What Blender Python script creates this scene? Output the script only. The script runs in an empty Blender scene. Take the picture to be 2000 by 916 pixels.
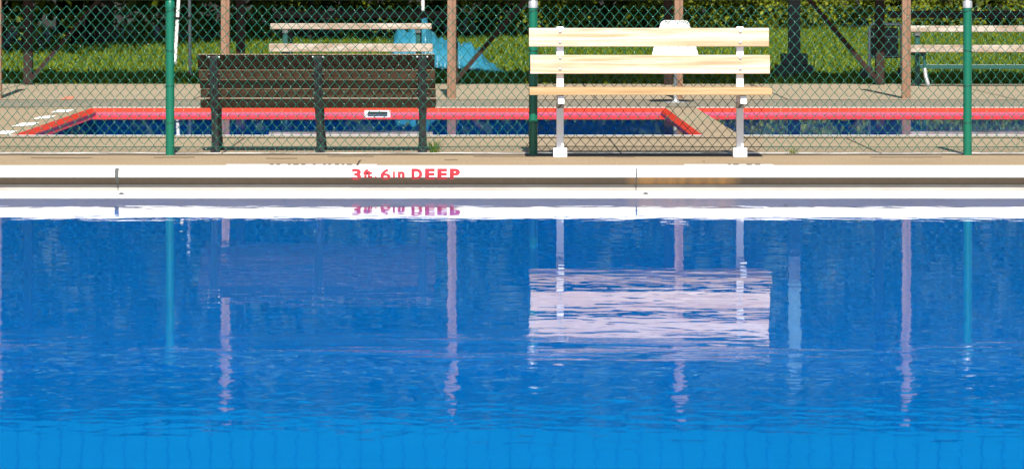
import bpy, bmesh, math, random
import numpy as np
from mathutils import Vector, Matrix
R = math.radians
random.seed(7); rng = np.random.default_rng(11)
scene = bpy.context.scene
COL = scene.collection

# ---------------------------------------------------------------- camera
FPX, CX, HY, CAMZ = 6500.0, 940.0, -50.0, 1.35      # focal length in photo pixels, vanishing point, eye height
cam = bpy.data.cameras.new("camera"); co = bpy.data.objects.new("camera", cam); COL.objects.link(co)
co.location = (0, 0, CAMZ); co.rotation_euler = (R(90), 0, 0)
cam.sensor_fit = 'HORIZONTAL'; cam.sensor_width = 36; cam.lens = FPX / 2000 * 36
cam.shift_x = 60 / 2000; cam.shift_y = -508 / 2000
cam.clip_start = 0.1; cam.clip_end = 900
cam.dof.use_dof = True; cam.dof.focus_distance = 25.5; cam.dof.aperture_fstop = 11
scene.camera = co

# ---------------------------------------------------------------- world + sun
SUN_EL = R(45)
SUN_TRAVEL = Vector((-0.045 * math.cos(SUN_EL), math.cos(SUN_EL), -math.sin(SUN_EL))).normalized()
w = bpy.data.worlds.new("World"); scene.world = w; w.use_nodes = True
nt = w.node_tree; nt.nodes.clear()
sky = nt.nodes.new('ShaderNodeTexSky'); sky.sky_type = 'NISHITA'; sky.sun_disc = False
sky.sun_elevation = SUN_EL; sky.sun_rotation = R(177.5); sky.air_density = 1.0; sky.dust_density = 0.6; sky.ozone_density = 1.5
bg = nt.nodes.new('ShaderNodeBackground'); bg.inputs['Strength'].default_value = 0.07
wo = nt.nodes.new('ShaderNodeOutputWorld')
nt.links.new(sky.outputs[0], bg.inputs[0]); nt.links.new(bg.outputs[0], wo.inputs[0])
sun = bpy.data.lights.new("sun", 'SUN'); sun.energy = 4.6; sun.angle = R(0.5); sun.color = (1.0, 0.94, 0.85)
so = bpy.data.objects.new("sun", sun); COL.objects.link(so)
so.rotation_euler = SUN_TRAVEL.to_track_quat('-Z', 'Y').to_euler()

vs = scene.view_settings
vs.view_transform = 'Standard'; vs.look = 'None'; vs.gamma = 1; vs.exposure = 0.95; vs.use_curve_mapping = False
scene.render.engine = 'CYCLES'
cy = scene.cycles
cy.use_denoising = True
try: cy.denoiser = 'OPENIMAGEDENOISE'
except Exception: pass
cy.max_bounces = 8; cy.diffuse_bounces = 3; cy.glossy_bounces = 4; cy.transmission_bounces = 6; cy.transparent_max_bounces = 8
cy.caustics_reflective = False; cy.caustics_refractive = True
cy.sample_clamp_indirect = 4.0

# ---------------------------------------------------------------- helpers
def GX(px, s): return (px - CX) / s
def GY(s): return FPX / s
def GZ(py, s): return CAMZ - (py - HY) / s
def SG(py): return (py - HY) / CAMZ            # scale (px per metre) where deck level shows at photo row py
def DG(py): return FPX / SG(py)

def link(o, parent=None):
    COL.objects.link(o)
    if parent is not None: o.parent = parent
    return o
def tag(o, label=None, cat=None, group=None, kind=None):
    if label: o['label'] = label
    if cat: o['category'] = cat
    if group: o['group'] = group
    if kind: o['kind'] = kind
    return o
def thing(name, label, cat, loc=(0, 0, 0), group=None, rz=0):
    o = bpy.data.objects.new(name, None); o.empty_display_size = 0.2
    o.location = loc; o.rotation_euler = (0, 0, rz); COL.objects.link(o)
    return tag(o, label, cat, group)

class MB:
    """collects shapes and links them as one mesh object"""
    def __init__(s): s.v = []; s.f = []
    def add(s, vs_, fs_):
        k = len(s.v); s.v += [tuple(v) for v in vs_]; s.f += [tuple(i + k for i in f) for f in fs_]; return s
    def box(s, x0, x1, y0, y1, z0, z1):
        return s.add([(x0,y0,z0),(x1,y0,z0),(x1,y1,z0),(x0,y1,z0),(x0,y0,z1),(x1,y0,z1),(x1,y1,z1),(x0,y1,z1)],
                     [(0,3,2,1),(4,5,6,7),(0,1,5,4),(1,2,6,5),(2,3,7,6),(3,0,4,7)])
    def sheet(s, x0, x1, y0, y1, z):
        return s.add([(x0,y0,z),(x1,y0,z),(x1,y1,z),(x0,y1,z)], [(0,1,2,3)])
    def bar(s, a, b, wx, wy, up=(0, 0, 1)):
        a = Vector(a); b = Vector(b); d = (b - a).normalized(); u = Vector(up)
        if abs(d.dot(u)) > 0.98: u = Vector((0, 1, 0))
        p = d.cross(u).normalized(); q = p.cross(d).normalized()
        vs_ = []
        for c in (a, b):
            for (i, j) in ((-1,-1),(1,-1),(1,1),(-1,1)): vs_.append(c + p * (i*wx/2) + q * (j*wy/2))
        return s.add(vs_, [(0,1,2,3)[::-1],(4,5,6,7),(0,1,5,4),(1,2,6,5),(2,3,7,6),(3,0,4,7)])
    def tube(s, pts, r, n=10, cap=True):
        pts = [Vector(p) for p in pts]; m = len(pts)
        rs = r if isinstance(r, (list, tuple)) else [r] * m
        vs_ = []; prev = None
        for i, p in enumerate(pts):
            d = (pts[min(i+1, m-1)] - pts[max(i-1, 0)]).normalized()
            if prev is None:
                u = Vector((0,0,1)) if abs(d.z) < 0.9 else Vector((0,1,0))
                a = d.cross(u).normalized()
            else: a = (prev - d * prev.dot(d)).normalized()
            prev = a; b = d.cross(a)
            for k in range(n):
                t = 2*math.pi*k/n; vs_.append(p + (a*math.cos(t) + b*math.sin(t)) * rs[i])
        fs_ = [(i*n+k, i*n+(k+1)%n, (i+1)*n+(k+1)%n, (i+1)*n+k) for i in range(m-1) for k in range(n)]
        if cap: fs_ += [tuple(range(n))[::-1], tuple(range((m-1)*n, m*n))]
        return s.add(vs_, fs_)
    def lathe(s, c, prof, n=24, axis='z'):
        vs_ = []; fs_ = []
        for (r, h) in prof:
            for k in range(n):
                t = 2*math.pi*k/n
                if axis == 'z': vs_.append((c[0]+r*math.cos(t), c[1]+r*math.sin(t), c[2]+h))
                else: vs_.append((c[0]+r*math.cos(t), c[1]-h, c[2]+r*math.sin(t)))
        for i in range(len(prof)-1):
            for k in range(n): fs_.append((i*n+k, i*n+(k+1)%n, (i+1)*n+(k+1)%n, (i+1)*n+k))
        fs_ += [tuple(range(n))[::-1], tuple(range((len(prof)-1)*n, len(prof)*n))]
        return s.add(vs_, fs_)
    def build(s, name, mat, parent=None, bevel=0, smooth=None, segs=2):
        me = bpy.data.meshes.new(name); me.from_pydata(s.v, [], s.f); me.validate()
        bm = bmesh.new(); bm.from_mesh(me); bmesh.ops.recalc_face_normals(bm, faces=bm.faces)
        if smooth is not None:
            for f in bm.faces: f.smooth = True
            for e in bm.edges:
                if len(e.link_faces) == 2 and e.calc_face_angle(0) > R(smooth): e.smooth = False
        bm.to_mesh(me); bm.free()
        o = bpy.data.objects.new(name, me); me.materials.append(mat); link(o, parent)
        if bevel:
            m = o.modifiers.new("bevel", 'BEVEL'); m.width = bevel; m.segments = segs; m.limit_method = 'ANGLE'; m.angle_limit = R(40)
        return o

def raw_mesh(name, V, F, mat, parent=None, smooth=False):
    """numpy verts (n,3) and equal-sided faces (m,k)"""
    me = bpy.data.meshes.new(name); V = np.asarray(V, np.float32); F = np.asarray(F, np.int32); k = F.shape[1]
    me.vertices.add(len(V)); me.vertices.foreach_set('co', V.ravel())
    me.loops.add(F.size); me.loops.foreach_set('vertex_index', F.ravel())
    me.polygons.add(len(F)); me.polygons.foreach_set('loop_start', np.arange(0, F.size, k, dtype=np.int32))
    try: me.polygons.foreach_set('loop_total', np.full(len(F), k, np.int32))
    except Exception: pass
    me.polygons.foreach_set('use_smooth', np.full(len(F), smooth, bool))
    me.update(calc_edges=True); me.validate()
    o = bpy.data.objects.new(name, me); me.materials.append(mat); return link(o, parent)

# ---------------------------------------------------------------- materials
class NT:
    def __init__(s, name):
        s.m = bpy.data.materials.new(name); s.m.use_nodes = True; s.t = s.m.node_tree; s.t.nodes.clear()
        s.out = s.n('ShaderNodeOutputMaterial')
    def n(s, typ, **kw):
        x = s.t.nodes.new(typ)
        for k, v in kw.items(): setattr(x, k, v)
        return x
    def l(s, a, b): s.t.links.new(a, b)
    def coords(s, scale=(1,1,1), rot=(0,0,0), kind='Object'):
        tc = s.n('ShaderNodeTexCoord'); mp = s.n('ShaderNodeMapping')
        mp.inputs['Scale'].default_value = scale; mp.inputs['Rotation'].default_value = rot
        s.l(tc.outputs[kind], mp.inputs[0]); return mp.outputs[0]
    def noise(s, vec, scale, detail=3, rough=0.55, dist=0):
        x = s.n('ShaderNodeTexNoise'); s.l(vec, x.inputs['Vector'])
        x.inputs['Scale'].default_value = scale; x.inputs['Detail'].default_value = detail
        x.inputs['Roughness'].default_value = rough; x.inputs['Distortion'].default_value = dist
        return x.outputs[0]
    def ramp(s, fac, stops):
        x = s.n('ShaderNodeValToRGB'); e = x.color_ramp.elements
        while len(e) < len(stops): e.new(0.5)
        for i, (p, c) in enumerate(stops):
            e[i].position = p; e[i].color = (*c, 1) if len(c) == 3 else c
        s.l(fac, x.inputs[0]); return x.outputs[0]
    def mix(s, fac, a, b, mode='MIX'):
        x = s.n('ShaderNodeMix', data_type='RGBA', blend_type=mode)
        for sock, v in ((0, fac), (6, a), (7, b)):
            if hasattr(v, 'is_output'): s.l(v, x.inputs[sock])
            elif sock == 0: x.inputs[0].default_value = v
            else: x.inputs[sock].default_value = (*v, 1)
        return x.outputs[2]
    def math(s, op, a, b=None, clamp=False):
        x = s.n('ShaderNodeMath', operation=op, use_clamp=clamp)
        for i, v in enumerate((a, b)):
            if v is None: continue
            if hasattr(v, 'is_output'): s.l(v, x.inputs[i])
            else: x.inputs[i].default_value = v
        return x.outputs[0]
    def bump(s, h, dist=0.01, strength=0.5):
        x = s.n('ShaderNodeBump'); x.inputs['Distance'].default_value = dist; x.inputs['Strength'].default_value = strength
        s.l(h, x.inputs['Height']); return x.outputs[0]
    def pr(s, col, rough=0.6, metal=0, normal=None, spec=0.5):
        b = s.n('ShaderNodeBsdfPrincipled')
        if hasattr(col, 'is_output'): s.l(col, b.inputs['Base Color'])
        else: b.inputs['Base Color'].default_value = (*col, 1)
        if hasattr(rough, 'is_output'): s.l(rough, b.inputs['Roughness'])
        else: b.inputs['Roughness'].default_value = rough
        b.inputs['Metallic'].default_value = metal; b.inputs['Specular IOR Level'].default_value = spec
        if normal: s.l(normal, b.inputs['Normal'])
        s.l(b.outputs[0], s.out.inputs[0]); return s.m

def mat_painted(name, col, rough=0.4, var=0.25, scale=6, chip=None, chip_at=0.72, metal=0):
    t = NT(name); v = t.coords()
    n = t.noise(v, scale, 4); c = t.mix(t.math('MULTIPLY', n, var), col, tuple(x*0.45 for x in col))
    if chip:
        k = t.ramp(t.noise(v, scale*9, 5, 0.6), [(chip_at, (0,0,0)), (chip_at+0.03, (1,1,1))])
        c = t.mix(k, c, chip)
    return t.pr(c, rough, metal, t.bump(t.noise(v, scale*12, 3), 0.002, 0.25))

def mat_wood(name, light, dark, axis='x', scale=1.0, rough=0.7, grey=None, blocks=False, spec=0.3):
    t = NT(name)
    st = {'x': (0.7, 22, 22), 'z': (22, 22, 0.7)}[axis]
    v = t.coords(tuple(a*scale for a in st))
    g = t.noise(v, 1.0, 5, 0.6, 0.9)
    c = t.mix(t.ramp(g, [(0.38, (0,0,0)), (0.62, (1,1,1))]), light, dark)
    f = t.noise(v, 4.0, 3, 0.6)
    c = t.mix(t.math('MULTIPLY', t.ramp(f, [(0.5, (0,0,0)), (0.75, (1,1,1))]), 0.45), c, tuple(x*0.55 for x in dark))
    if blocks:
        vb = t.coords((1, 1, 1)); br = t.n('ShaderNodeTexBrick'); t.l(t.coords((1,1,1), (R(90),0,0)), br.inputs['Vector'])
        br.inputs['Color1'].default_value = (0.93,0.93,0.93,1); br.inputs['Color2'].default_value = (1,1,1,1); br.inputs['Mortar'].default_value = (0.86,0.84,0.8,1)
        br.inputs['Scale'].default_value = 1; br.inputs['Mortar Size'].default_value = 0.0015; br.inputs['Brick Width'].default_value = 0.19; br.inputs['Row Height'].default_value = 0.037
        c = t.mix(0.8, c, br.outputs[0], 'MULTIPLY')
    if grey:
        p = t.noise(t.coords((1.5, 5, 5)), 2.2, 4, 0.6)
        c = t.mix(t.ramp(p, [(0.4, (0,0,0)), (0.6, (1,1,1))]), c, grey)
    return t.pr(c, rough, 0, t.bump(g, 0.004, 0.35), spec)

def mat_concrete(name, a, b, stain=(0.12,0.1,0.08), stain_amt=0.35, fine=60):
    t = NT(name); v = t.coords()
    c = t.mix(t.ramp(t.noise(v, 0.9, 5, 0.6), [(0.35, (0,0,0)), (0.68, (1,1,1))]), a, b)
    sp = t.noise(v, fine, 3, 0.7)
    c = t.mix(t.ramp(sp, [(0.42, (1,1,1)), (0.6, (0,0,0))]), c, tuple(x*0.72 for x in a))
    st = t.ramp(t.noise(t.coords((0.5, 2.2, 1)), 2.3, 6, 0.65), [(0.56, (0,0,0)), (0.74, (1,1,1))])
    c = t.mix(t.math('MULTIPLY', st, stain_amt), c, stain)
    return t.pr(c, 0.9, 0, t.bump(sp, 0.004, 0.5), 0.2)

M = {}
M['deck'] = mat_concrete('tan_concrete', (0.33, 0.245, 0.15), (0.41, 0.31, 0.2))
M['deck_far'] = mat_concrete('worn_concrete', (0.32, 0.245, 0.155), (0.385, 0.31, 0.21), stain_amt=0.55)
M['slab'] = mat_concrete('pale_slab', (0.33, 0.265, 0.18), (0.40, 0.335, 0.24), stain_amt=0.4)
M['strip'] = mat_concrete('grey_concrete', (0.21, 0.19, 0.14), (0.27, 0.24, 0.18), stain=(0.2,0.18,0.12))
t = NT('dark_joint'); M['joint'] = t.pr((0.05, 0.04, 0.03), 0.95)
t = NT('worn_white_line'); v = t.coords((1.2, 6, 1))
M['worn_white'] = t.pr(t.mix(t.ramp(t.noise(v, 2.0, 6, 0.7), [(0.47, (0,0,0)), (0.55, (1,1,1))]), (0.7,0.68,0.62), (0.12,0.09,0.06)), 0.8)
t = NT('dark_grime'); v = t.coords((1.0, 9, 1))
M['grime'] = t.pr(t.mix(t.ramp(t.noise(v, 2.4, 6, 0.7), [(0.42, (0,0,0)), (0.56, (1,1,1))]), (0.05, 0.038, 0.028), (0.27, 0.2, 0.13)), 0.95)
t = NT('faded_white_paint'); v = t.coords((1, 1, 1))
M['faded_white'] = t.pr(t.mix(t.ramp(t.noise(v, 14, 5, 0.7), [(0.58, (0,0,0)), (0.66, (1,1,1))]), (0.82,0.79,0.72), (0.45,0.36,0.25)), 0.8)
M['black_paint'] = mat_painted('black_paint', (0.02, 0.02, 0.02), 0.7)
M['orange_paint'] = mat_painted('faded_orange_paint', (0.62, 0.2, 0.12), 0.8)
# white enamel of the pool edge, with rust-brown dirt in streaks
t = NT('white_pool_enamel'); v = t.coords((0.8, 3, 3))
c = t.mix(t.ramp(t.noise(v, 1.4, 5, 0.6), [(0.35, (0,0,0)), (0.7, (1,1,1))]), (0.82, 0.81, 0.79), (0.66, 0.64, 0.60))
c = t.mix(t.ramp(t.noise(t.coords((9, 9, 9)), 2, 5, 0.7), [(0.62, (0,0,0)), (0.72, (1,1,1))]), c, (0.45, 0.40, 0.34))
M['enamel'] = t.pr(c, 0.45)
t = NT('shaded_dirty_underside'); v = t.coords((30, 3, 4))
c = t.mix(t.noise(v, 1, 4), (0.095, 0.068, 0.045), (0.06, 0.046, 0.033))  # dark brown base paints the shade under the crease; noise adds dirt mottling
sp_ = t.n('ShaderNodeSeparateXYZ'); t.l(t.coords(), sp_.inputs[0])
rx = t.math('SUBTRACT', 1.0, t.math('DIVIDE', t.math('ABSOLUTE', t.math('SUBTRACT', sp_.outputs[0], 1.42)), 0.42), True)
c = t.mix(t.math('MULTIPLY', t.ramp(rx, [(0.0, (0,0,0)), (0.3, (1,1,1))]), t.ramp(t.noise(t.coords((14, 1, 6)), 1, 4), [(0.3, (.3,.3,.3)), (0.6, (1,1,1))])), c, (0.27, 0.15, 0.055))  # warm bounce light painted as an orange patch right of centre
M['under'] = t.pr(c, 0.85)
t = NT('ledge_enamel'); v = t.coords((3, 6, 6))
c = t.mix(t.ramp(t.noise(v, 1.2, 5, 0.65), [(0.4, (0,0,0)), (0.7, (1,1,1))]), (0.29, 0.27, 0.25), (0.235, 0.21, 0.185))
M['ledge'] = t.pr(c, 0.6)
M['sealant'] = mat_painted('grey_sealant', (0.09, 0.1, 0.1), 0.8, 0.6, 20)
t = NT('red_letter_paint'); v = t.coords()
M['red_letter'] = t.pr(t.mix(t.ramp(t.noise(v, 45, 5, 0.7), [(0.66, (0,0,0)), (0.72, (1,1,1))]), (0.33, 0.010, 0.024), (0.8, 0.5, 0.5)), 0.5)
M['red_wall'] = mat_painted('red_pool_paint', (0.62, 0.035, 0.012), 0.45, 0.35, 3)
M['pink_wall'] = mat_painted('reflection_pink_pool_paint', (0.58, 0.09, 0.16), 0.5, 0.4, 4, (0.75, 0.5, 0.5), 0.72)  # pink imitates the red wall mirrored in the water; chips are wear
M['white_plastic'] = mat_painted('white_plastic', (0.8, 0.79, 0.77), 0.35, 0.08)
M['dark_slot'] = NT('dark_slot').pr((0.01, 0.015, 0.02), 0.8)
# basin paint
t = NT('blue_basin_paint'); v = t.coords()
M['basin'] = t.pr(t.mix(t.noise(v, 1.1, 4, 0.6), (0.0, 0.165, 0.57), (0.0, 0.21, 0.70)), 0.9, spec=0)
t = NT('blue_ribbed_metal'); v = t.coords((1, 1, 1))
c = t.mix(t.ramp(t.noise(t.coords((.25, 1, 5)), 2.0, 4, .6), [(0.4, (0,0,0)), (0.7, (1,1,1))]), (0.002, 0.125, 0.215), (0.002, 0.095, 0.18))
c = t.mix(t.ramp(t.noise(t.coords((.9, 1, 14)), 1.1, 3, .5), [(0.66, (0,0,0)), (0.70, (1,1,1))]), c, (0.001, 0.055, 0.13))
M['metal_roof'] = t.pr(c, 0.7, spec=0.05)
M['roof_seam'] = NT('dark_blue_seam').pr((0.001, 0.04, 0.11), 0.8, spec=0.05)
M['kiddie_floor'] = NT('navy_basin_paint').pr((0.0, 0.085, 0.40), 0.9, spec=0)

def mat_water(name, a_swell, a_ripple, a_fine, band=0):
    t = NT(name)
    v = t.coords()
    n1 = t.noise(t.coords((1, 1.25, 1)), 2.6, 2, 0.5)
    n2 = t.noise(t.coords((1.1, 1.0, 1), (0, 0, R(8))), 8.0, 1, 0.5)
    n3 = t.noise(t.coords((1.5, 0.7, 1), (0, 0, R(-6))), 22.0, 3, 0.6)
    # wind patches: ripples grow towards the near end of the pool and in a gusty band
    sep = t.n('ShaderNodeSeparateXYZ'); t.l(v, sep.inputs[0])
    h1 = t.math('MULTIPLY', n1, a_swell)
    h2 = t.math('MULTIPLY', n2, a_ripple); h3 = t.math('MULTIPLY', n3, a_fine)
    if band:
        # nearly calm at the near end, livelier ripples across the middle, a gusty streak where they begin
        yw = t.math('ADD', sep.outputs[1], t.math('MULTIPLY', t.math('SUBTRACT', t.noise(t.coords((0.35, 1.5, 1)), 1.2, 4), 0.5), 2.4))
        far = t.n('ShaderNodeMapRange'); t.l(yw, far.inputs[0])
        for i, x in enumerate((11.0, 13.0, 0.5, 1.0)): far.inputs[i+1].default_value = x
        mid = t.math('SUBTRACT', 1.0, t.math('DIVIDE', t.math('ABSOLUTE', t.math('SUBTRACT', yw, 12.2)), 2.0), True)
        mid = t.math('ADD', t.math('MULTIPLY', mid, 7.0), 1.0)
        gx = t.math('SUBTRACT', 1.0, t.math('DIVIDE', t.math('ABSOLUTE', t.math('SUBTRACT', yw, 13.6)), 0.6), True)
        spot = t.ramp(t.noise(t.coords((0.9, 3.0, 1)), 2.2, 3, 0.6), [(0.5, (0,0,0)), (0.66, (1,1,1))])
        gust = t.math('MULTIPLY', t.math('MULTIPLY', t.math('MULTIPLY', gx, spot), n3), band)
        h = t.math('ADD', t.math('ADD', t.math('MULTIPLY', h1, far.outputs[0]), t.math('ADD', t.math('MULTIPLY', h2, mid), h3)), gust)
    else: h = t.math('ADD', h1, t.math('ADD', h2, h3))
    bmp = t.bump(h, 1.0, 1.0)
    # Fresnel: mirror reflection over a body that part refracts, part lets the sun straight through to the basin
    gl = t.n('ShaderNodeBsdfGlossy'); gl.inputs['Roughness'].default_value = 0.0; t.l(bmp, gl.inputs['Normal'])
    rf = t.n('ShaderNodeBsdfRefraction'); rf.inputs['IOR'].default_value = 1.333; rf.inputs['Roughness'].default_value = 0.0; t.l(bmp, rf.inputs['Normal'])
    tp = t.n('ShaderNodeBsdfTransparent'); body = t.n('ShaderNodeMixShader'); body.inputs[0].default_value = 0.5
    t.l(rf.outputs[0], body.inputs[1]); t.l(tp.outputs[0], body.inputs[2])
    fr = t.n('ShaderNodeFresnel'); fr.inputs['IOR'].default_value = 1.333; t.l(bmp, fr.inputs['Normal'])
    top = t.n('ShaderNodeMixShader'); t.l(fr.outputs[0], top.inputs[0]); t.l(body.outputs[0], top.inputs[1]); t.l(gl.outputs[0], top.inputs[2])
    t.l(top.outputs[0], t.out.inputs[0])
    return t.m
M['water'] = mat_water('pool_water', 0.0015, 0.00020, 0.00004, 0.004)
M['water_small'] = mat_water('small_pool_water', 0.0002, 0.00005, 0.00001)

M['green_post'] = mat_painted('green_fence_paint', (0.0, 0.125, 0.072), 0.38, 0.3, 5, (0.4, 0.5, 0.45), 0.735)
M['green_wire'] = NT('green_vinyl_wire').pr((0.002, 0.10, 0.062), 0.2)
M['galv'] = mat_painted('galvanised_metal', (0.55, 0.56, 0.57), 0.45, 0.5, 30, metal=0.6)
M['tie'] = NT('dark_tie_wire').pr((0.01, 0.04, 0.03), 0.5)
M['pine'] = mat_wood('new_pine', (0.76, 0.645, 0.515), (0.50, 0.33, 0.20), 'x', 1.0, 0.6, blocks=True)
M['pine_seat'] = mat_wood('seat_pine', (0.47, 0.33, 0.18), (0.38, 0.24, 0.11), 'x', 1.0, 0.6)
M['white_metal'] = mat_painted('white_painted_metal', (0.86, 0.87, 0.9), 0.4, 0.12, 8, (0.45, 0.42, 0.38), 0.74)
M['bracket'] = mat_painted('weathered_bracket', (0.5, 0.46, 0.38), 0.5, 0.4, 20)
M['old_wood'] = mat_wood('dark_stained_wood', (0.045, 0.026, 0.016), (0.024, 0.014, 0.009), 'x', 1.0, 0.85, spec=0.1)
t_ = M['old_wood'].node_tree; bs_ = next(n for n in t_.nodes if n.type == 'BSDF_PRINCIPLED'); src_ = bs_.inputs['Base Color'].links[0].from_socket
oi_ = t_.nodes.new('ShaderNodeObjectInfo'); mr_ = t_.nodes.new('ShaderNodeMapRange'); mr_.inputs[3].default_value = 0.55; mr_.inputs[4].default_value = 1.7
hs_ = t_.nodes.new('ShaderNodeHueSaturation'); t_.links.new(oi_.outputs['Random'], mr_.inputs[0]); t_.links.new(mr_.outputs[0], hs_.inputs['Value']); t_.links.new(src_, hs_.inputs['Color']); t_.links.new(hs_.outputs[0], bs_.inputs['Base Color'])
M['worn_edge'] = mat_wood('worn_wood_edge', (0.40, 0.30, 0.20), (0.25, 0.17, 0.1), 'x', 1.0, 0.8)
M['black_iron'] = mat_painted('black_iron', (0.012, 0.012, 0.013), 0.45, 0.3, 10, (0.10, 0.10, 0.10), 0.72)
M['post_wood'] = mat_wood('reddish_post_wood', (0.29, 0.175, 0.115), (0.17, 0.09, 0.055), 'z', 1.0, 0.8)
M['brown_wood'] = mat_wood('brown_stained_wood', (0.035, 0.017, 0.012), (0.02, 0.01, 0.008), 'z', 1.0, 0.85)
M['grey_wood'] = mat_wood('weathered_plank', (0.44, 0.395, 0.35), (0.33, 0.28, 0.235), 'x', 1.0, 0.85, grey=(0.26, 0.19, 0.14))
M['black_wood'] = mat_wood('dark_plank', (0.05, 0.035, 0.03), (0.03, 0.02, 0.02), 'x', 1.0, 0.85)
M['teal_metal'] = mat_painted('teal_painted_metal', (0.012, 0.075, 0.068), 0.4, 0.3)
M['roofing'] = mat_painted('dark_roofing', (0.02, 0.017, 0.015), 0.8)
t = NT('blue_tarp'); v = t.coords()
M['tarp'] = t.pr(t.mix(t.noise(v, 5, 4), (0.005, 0.09, 0.155), (0.03, 0.20, 0.29)), 0.35, 0, t.bump(t.noise(t.coords((1, 1, 0.35)), 14, 3), 0.03, 0.6))
M['dark_metal'] = mat_painted('dark_grey_metal', (0.05, 0.05, 0.05), 0.6)
M['pipe_pale'] = mat_painted('pale_flue_metal', (0.10, 0.2, 0.24), 0.5)

def mat_leaf(name, a, b, trans=0.35):
    t = NT(name); oi = t.n('ShaderNodeNewGeometry')
    c = t.mix(oi.outputs['Random Per Island'], a, b)
    d = t.n('ShaderNodeBsdfPrincipled'); t.l(c, d.inputs['Base Color']); d.inputs['Roughness'].default_value = 0.55; d.inputs['Specular IOR Level'].default_value = 0.25
    tr = t.n('ShaderNodeBsdfTranslucent'); t.l(c, tr.inputs[0])
    mx = t.n('ShaderNodeMixShader'); mx.inputs[0].default_value = trans
    t.l(d.outputs[0], mx.inputs[1]); t.l(tr.outputs[0], mx.inputs[2]); t.l(mx.outputs[0], t.out.inputs[0]); return t.m
M['grass'] = mat_leaf('grass_blades', (0.035, 0.085, 0.003), (0.19, 0.24, 0.014), 0.3)
M['hedge'] = mat_leaf('hedge_leaves', (0.025, 0.05, 0.006), (0.24, 0.28, 0.014), 0.3)
M['crown'] = mat_leaf('tree_leaves', (0.02, 0.04, 0.008), (0.045, 0.07, 0.012), 0.15)
M['bark'] = mat_wood('bark', (0.06, 0.045, 0.035), (0.03, 0.022, 0.018), 'z', 0.6, 0.95)
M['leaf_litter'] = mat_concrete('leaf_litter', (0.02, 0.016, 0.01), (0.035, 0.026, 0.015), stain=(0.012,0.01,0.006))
t = NT('lawn_soil'); v = t.coords()
M['lawn'] = t.pr(t.mix(t.noise(v, 8, 4), (0.012, 0.022, 0.004), (0.035, 0.055, 0.007)), 0.95, spec=0.1)

# ---------------------------------------------------------------- ground, pools
WZ = -0.182                    # main pool water level
PX0, PX1, PY0, PY1 = -12.0, 13.0, 7.0, 23.40        # opening in the deck
LIP = 22.80                    # front face of the gutter lip
KX0, KX1, KX2, KX3 = -3.93, 1.86, 2.17, 9.6         # small pools, the divider between KX1 and KX2
KY0, KY1, KWZ = DG(265), DG(211.5), -0.057
LAWN = 40.9

def rects(xs, ys, holes, z):
    m = MB()
    for i in range(len(xs)-1):
        for j in range(len(ys)-1):
            cx, cyy = (xs[i]+xs[i+1])/2, (ys[j]+ys[j+1])/2
            if any(h[0] < cx < h[1] and h[2] < cyy < h[3] for h in holes): continue
            m.sheet(xs[i], xs[i+1], ys[j], ys[j+1], z)
    return m
DX0, DX1 = -22.0, 24.0
ground = rects([-400, DX0, DX1, 400], [-300, -8, LAWN, 600], [(DX0, DX1, -8, LAWN)], 0.0).build('lawn', M['lawn'])
tag(ground, kind='structure')
deck = rects([DX0, PX0, KX0, KX1, KX2, KX3, PX1, DX1] if KX3 < PX1 else None, [-8, PY0, PY1, 24.95], [(PX0, PX1, PY0, PY1)], 0.0).build('pool_deck', M['deck'])
tag(deck, kind='structure')
deck2 = rects([DX0, KX0, KX1, KX2, KX3, DX1], [24.95, KY0, KY1, DG(196.5)], [(KX0, KX1, KY0, KY1), (KX2, KX3, KY0, KY1)], 0.0).build('walkway', M['deck_far'])
tag(deck2, kind='structure')
slab = MB().sheet(DX0, DX1, DG(196.5), LAWN, 0.0).build('concrete_slab', M['slab']); tag(slab, kind='structure')
strip = MB().sheet(DX0, DX1, KY1+0.18, DG(197.5), 0.004).build('grey_paving_strip', M['strip']); tag(strip, kind='structure')
# joints and paint on the deck
def flat(name, rs, mat, z=0.004):
    m = MB()
    for r in rs: m.sheet(*r, z)
    return tag(m.build(name, mat), kind='structure')
flat('deck_joint', [(DX0, DX1, DG(270.6), DG(269.6)), (DX0, KX0-0.6, DG(210.6), DG(210.0)), (DX0, DX1, DG(196.0), DG(195.4))], M['joint'])
flat('edge_line', [(DX0, DX1, DG(301.4), DG(298.8))], M['worn_white'])
flat('edge_grime', [(DX0, DX1, DG(303.6), DG(301.5))], M['grime'])
flat('pool_border_line', [(KX0-0.04, KX1, DG(266.2), KY0), (KX2, KX3, DG(266.2), KY0), (KX0, KX1, KY1, KY1+0.14), (KX2, KX3, KY1, KY1+0.14)], M['faded_white'])
def quad_px(pts, z=0.004):
    vs_ = []
    for (px, py) in pts:
        s = (py - HY) / (CAMZ - z); vs_.append((GX(px, s), GY(s), z))
    return vs_
m = MB()
for q in ([(-12,262),(20,262),(34,255.5),(4,255.5)], [(22,247.5),(62,245.5),(78,239),(42,240.5)],
          [(62,233),(96,231.5),(110,226),(80,227.5)], [(98,220.5),(132,219.5),(146,214),(112,215)]):
    m.add(quad_px(q), [(0,1,2,3)])
tag(m.build('white_paint_patch', M['faded_white']), kind='structure')
m = MB(); m.add(quad_px([(118,195),(140,194.5),(146,188),(128,189)]), [(0,1,2,3)])
tag(m.build('orange_paint_patch', M['orange_paint']), kind='structure')
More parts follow.
